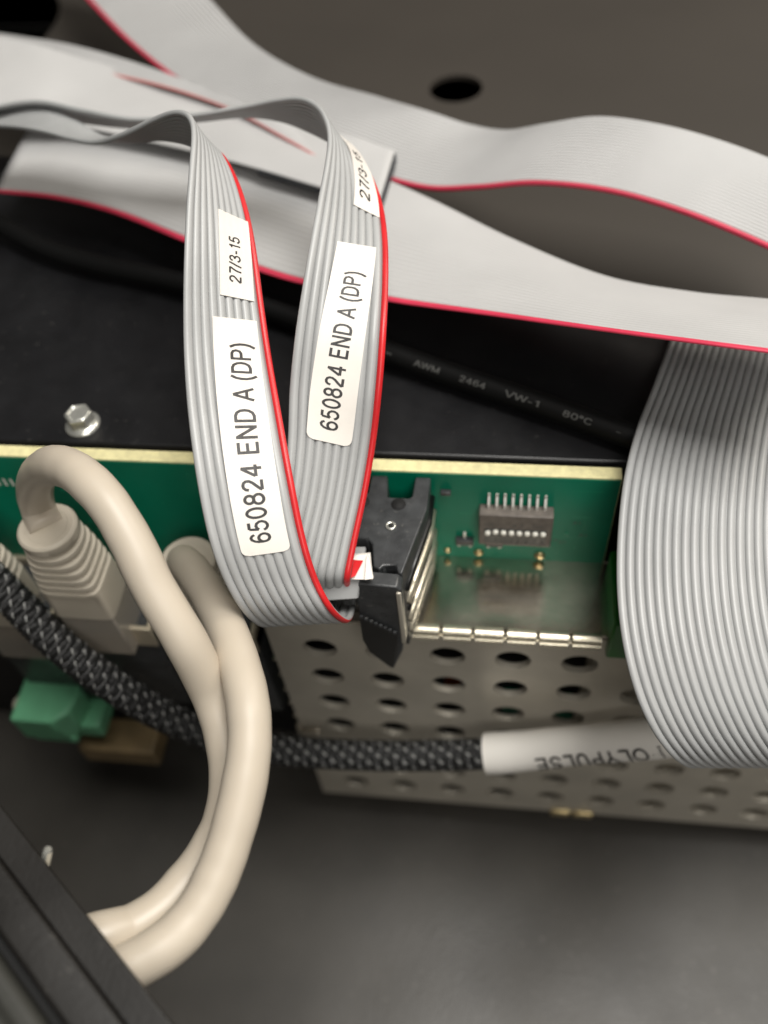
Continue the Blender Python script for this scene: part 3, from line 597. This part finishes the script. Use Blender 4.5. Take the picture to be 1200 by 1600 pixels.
# black power cable lying on the shelf
PB = [(-106.44,69.18,3.00), (-95.35,63.54,3.00), (-85.01,58.30,2.60), (-73.14,51.49,2.20), (-61.16,46.97,2.00), (-41.82,41.44,2.00), (-23.31,34.19,2.00), (-1.01,23.97,2.00), (10.92,18.73,2.00), (23.50,13.42,2.00), (35.29,8.17,2.00), (46.38,3.20,1.90)]
LB = path(PB, 12)
bc = thing('power_cable', 'black round cable with grey print lying on the black shelf', 'cable', PB[0])
mk('jacket', *tubevf(LB, 1.95, 20), 'black_cable', bc)
tocam = lambda c: CAMP-c
acc = [0]
for i in range(1, len(LB)): acc.append(acc[-1]+(LB[i]-LB[i-1]).length)
def s_at(L, acc, P): 
    k = min(range(len(L)), key=lambda i: (L[i]-Vector(P)).length); return acc[k]
for body, pa, pb in (('o', (-1.45,23.96,2.00), (-0.42,23.52,2.00)), ('AWM', (3.55,21.80,2.00), (7.97,20.13,2.00)), ('2464', (11.45,18.75,2.00), (15.62,16.84,2.00)), ('VW-1', (18.96,16.10,2.00), (24.31,13.46,2.00)), ('80\u00b0C', (27.71,11.09,2.00), (32.21,9.38,2.00)), ('-', (35.75,7.66,2.00), (36.42,7.43,2.00))):
    a = Vector(pa); b = Vector(pb)
    def sproj(P):
        k = min(range(len(LB)), key=lambda i: (LB[i]-P).length); k = min(k, len(LB)-2); t = (LB[k+1]-LB[k]); return acc[k]+max(-t.length, (P-LB[k]).dot(t.normalized()))
    hgt = .28 if body in ('o', '-') else .52
    on_tube(LB, 1.95, sproj(a), sproj(b), -hgt*.6, hgt*.4, body, 'print', bc, tocam)
# braided cable with white sleeve
PW = [(-74.08,-10.22,-8.84), (-68.56,-13.51,-12.11), (-63.34,-16.56,-16.40), (-56.07,-21.01,-24.54), (-48.61,-23.46,-35.00), (-41.90,-23.81,-46.29), (-32.73,-23.71,-55.12), (-20.74,-23.54,-59.31), (-1.88,-22.70,-60.30), (19.11,-21.96,-56.67), (34.19,-21.03,-52.01), (44.78,-21.33,-46.32), (54.51,-21.44,-40.36), (64.34,-20.31,-37.26), (74.12,-18.81,-35.13)]
LW = path(PW, 14)
LWb = LW[:14*9+4]
bw = thing('braided_cable', 'black braided cable with white sleeve running across the perforated shield', 'cable', PW[9])
RB = 2.65
mk('core', *tubevf(LWb, RB-.3, 18), 'void', bw)
Tb, Nb = frames(LWb); accb = [0]
for i in range(1, len(LWb)): accb.append(accb[-1]+(LWb[i]-LWb[i-1]).length)
tot = accb[-1]; step = .42; ns = int(tot/step)
C_ = []; j = 0
for k in range(ns+1):
    s = k*step
    while j < len(accb)-2 and accb[j+1] < s: j += 1
    f = (s-accb[j])/(accb[j+1]-accb[j]); C_.append((LWb[j].lerp(LWb[j+1], f), Nb[j].lerp(Nb[j+1], f).normalized(), Tb[j].lerp(Tb[j+1], f).normalized()))
NS = 14; PITCH = 25.0
for mname, which in (('braid', 0), ('tracer', 1)):
    V = []; F = []
    for fam in (1, -1):
        for q in range(NS):
            for fil in range(4):
                istr = (fil == 1 and fam == 1 and q % 2 == 0)
                if istr != bool(which): continue
                n0 = len(V); seg = 5
                for k in range(ns+1):
                    c, n, t = C_[k]; s = k*step; b = t.cross(n); th = 2*pi*(q/NS + fam*s/PITCH) + fam*(fil-1.5)*.10
                    rr = RB + .30*fam*cos(NS*2*pi*s/PITCH) + random.uniform(-.03, .03)
                    er = n*cos(th)+b*sin(th); et = -n*sin(th)+b*cos(th)
                    for z_ in range(seg):
                        a = 2*pi*z_/seg; V.append(c+er*(rr+.15*sin(a))+et*.18*cos(a))
                for k in range(ns):
                    for z_ in range(seg):
                        z2 = (z_+1) % seg; F.append((n0+k*seg+z_, n0+k*seg+z2, n0+(k+1)*seg+z2, n0+(k+1)*seg+z_))
    mk('braid_strands', V, F, mname, bw, kind='stuff')
LS = LW[14*9-1:]
accs = [0]
for i in range(1, len(LS)): accs.append(accs[-1]+(LS[i]-LS[i-1]).length)
rs = [3.75+.12*sin(s*.21+1)+.05*sin(s*.63) for s in accs]
sl = mk('heat_shrink_sleeve', *tubevf(LS, rs, 32), 'sleeve', bw, label='white heat shrink sleeve with black print'); sl.data.set_sharp_from_angle(angle=radians(50))
on_tube(LS, 3.84, 33.8, 9.8, -.42, -1.25, 'POLYPULSE', 'ink', sl, tocam, lift=.06)

# two beige network cables
def jac(n, r, seed):                        # jacket radius with the slight lumps of the twisted pairs inside
    return [r*(1+.012*sin(.31*k+seed)+.010*sin(.13*k+2.1*seed)+.006*sin(.83*k)) for k in range(n)]
def boot(parent, c, w=10.8, dp=8.6, hgt=21.5, ribs=6, m='boot'):
    """moulded strain relief: round collar, ribbed tapering body, square shoulder; axis straight down"""
    c = Vector(c); seg = 40
    def sect(zz, a, b, p):
        out = []
        for k in range(seg):
            t = 2*pi*k/seg; ct, st = cos(t), sin(t)
            out.append(c+Vector((a*math.copysign(abs(ct)**(2/p), ct), b*math.copysign(abs(st)**(2/p), st), zz)))
        return out
    rows = [(0.2, 3.2, 3.2, 2), (.25, 4.3, 4.3, 2), (-.2, 4.75, 4.7, 2), (-1.6, 4.8, 4.7, 2), (-2.1, 4.4, 4.3, 2.2)]
    z0 = -2.2
    for k in range(ribs):
        f = k/ribs; a = 4.6+(w/2-4.6)*f; b = 4.5+(dp/2-4.3)*f; p = 2.3+4*f; zz = z0-k*1.95
        rows += [(zz-.15, a-.45, b-.45, p), (zz-.7, a-.45, b-.45, p), (zz-.85, a+.1, b+.1, p), (zz-1.75, a+.15, b+.15, p)]
    rows += [(z0-ribs*1.95-.2, w/2, dp/2, 8), (-hgt+.3, w/2, dp/2, 9), (-hgt, w/2-.3, dp/2-.3, 9)]
    V = []; F = []
    for r_ in rows: V += sect(*r_)
    for i in range(len(rows)-1):
        for k in range(seg): F.append((i*seg+k, i*seg+(k+1) % seg, (i+1)*seg+(k+1) % seg, (i+1)*seg+k))
    F.append(tuple(range(seg))); F.append(tuple(range(len(rows)*seg-1, (len(rows)-1)*seg-1, -1)))
    F = [f[::-1] for f in F]
    o = mk('strain_relief_boot', V, F, m, parent); o.data.set_sharp_from_angle(angle=radians(42)); bevel(o, .12)
    v, f = boxvf(c.x-w/2+.4, c.x+w/2-.4, c.y-dp/2+.4, c.y+dp/2-.4, c.z-hgt-13, c.z-hgt+.02)
    pl = mk('plug_body', v, f, 'clear', parent, smooth=False); bevel(pl, .3)
    return o
e1p = [(-51.6, -13, -1.5), (-54.28,-9.89,-1.58), (-53.18,-9.64,3.45), (-48.84,-12.05,11.03), (-42.77,-15.29,17.73), (-37.80,-18.46,20.90), (-34.22,-21.32,22.01), (-30.72,-24.02,21.36), (-27.52,-27.85,18.67), (-24.48,-32.35,14.89), (-20.64,-36.73,9.82), (-18.58,-39.70,2.56), (-16.67,-43.53,-1.56), (-15.42,-48.35,-4.56), (-15.34,-53.84,-6.12), (-16.66,-58.42,-6.16), (-18.26,-61.98,-5.42), (-20.09,-65.02,-4.88), (-23.12,-67.85,-4.01), (-26.37,-69.50,-2.23), (-32.91,-71.76,-2.91), (-40.74,-74.21,-4.78)]
e1 = thing('network_cable', 'beige network cable looping up out of its ribbed boot', 'cable', e1p[0], 'beige network cables')
mk('jacket', *tubevf(path(smoothed(e1p[:10])+[Vector(p) for p in e1p[10:]], 10), jac(len(e1p)*10-9, 2.72, 1), 28), 'beige', e1)
boot(e1, (-51.6, -13, -1.0))
e2p = [(-32.3, -12.0, -13), (-33.58,-10.39,-11.35), (-28.44,-16.26,-6.44), (-22.52,-24.31,-0.76), (-17.64,-31.46,3.24), (-13.90,-38.01,5.35), (-11.88,-43.12,5.65), (-11.05,-47.60,4.10), (-11.20,-52.39,2.47), (-12.40,-58.77,-0.18), (-13.39,-62.05,-1.20), (-14.72,-65.72,-1.83), (-17.02,-69.18,-2.16), (-21.09,-72.49,-1.48), (-27.26,-75.42,-1.46), (-34.93,-78.55,-2.61)]
e2 = thing('network_cable', 'beige network cable whose plug sits behind the front labelled ribbon', 'cable', e2p[0], 'beige network cables')
mk('jacket', *tubevf(path(smoothed(e2p), 10), jac(len(e2p)*10-9, 2.75, 2), 28), 'beige', e2)
boot(e2, (-32.8, -9.8, -13.2), w=10.8, hgt=19)
e3 = thing('network_cable', 'beige ribbed network plug cut off by the picture edge beside the braided cable', 'cable', (-69, -13, -3), 'beige network cables')
boot(e3, (-70.6, -12, -7.5), hgt=21.5)
mk('jacket', *tubevf(path([(-70.6, -12, -8), (-71, -12, -3), (-74, -13, 2), (-80, -16, 5), (-90, -20, 6)], 8), 3.1, 20), 'black_cable', e3)

# ------------------------------------------------------------------ cabinet rail in the near corner
q0 = Vector((-37.92,-58.52,8.00)); q1 = Vector((-11.95,-78.39,8.00)); dr = (q1-q0).normalized(); a0 = q0-dr*45; a1 = q1+dr*40
side = Vector((dr.y, -dr.x, 0)).normalized()
if side.dot(Vector((-1, -.3, 0))) < 0: side = -side
rl = thing('cabinet_rail', 'dark folded metal cabinet rail covering the ends of the beige cables', 'rail', (a0+a1)/2)
def extr(name, prof, m, bev=.12):
    n = len(prof); V = [a0+side*o+Vector((0, 0, h)) for o, h in prof] + [a1+side*o+Vector((0, 0, h)) for o, h in prof]
    F = [(i, (i+1) % n, n+(i+1) % n, n+i) for i in range(n)] + [tuple(range(n-1, -1, -1)), tuple(range(n, 2*n))]
    o = mk(name, V, F, m, rl); o.data.set_sharp_from_angle(angle=radians(30))
    if bev: bevel(o, bev, 3)
    return o
extr('flange', [(0, -1.0), (0, 0), (3.3, 0), (3.3, -1.0)], 'rail', .25)
extr('fold', [(3.32, -3.0), (3.32, .55), (3.9, .75), (7.2, .75), (7.6, .2), (7.6, -3.0)], 'rail', .3)
extr('door_panel', [(8.6, -2), (8.6, 1.2), (9.3, 1.9), (10.6, 1.9), (11.4, 1.3), (75, 1.3), (75, -2)], 'door', .4)
extr('gasket', [(7.62, -3), (7.62, -1.2), (8.58, -1.2), (8.58, -3)], 'void', 0)
sc = Vector((-30.97,-63.61,8.00))
mk('screw', *lathe([(-2, .55), (.5, .55), (.8, .4), (.82, .1)], sc+Vector((0.2, .4, -.6)), (.3, .5, .8), 6), 'steel', rl, smooth=False)
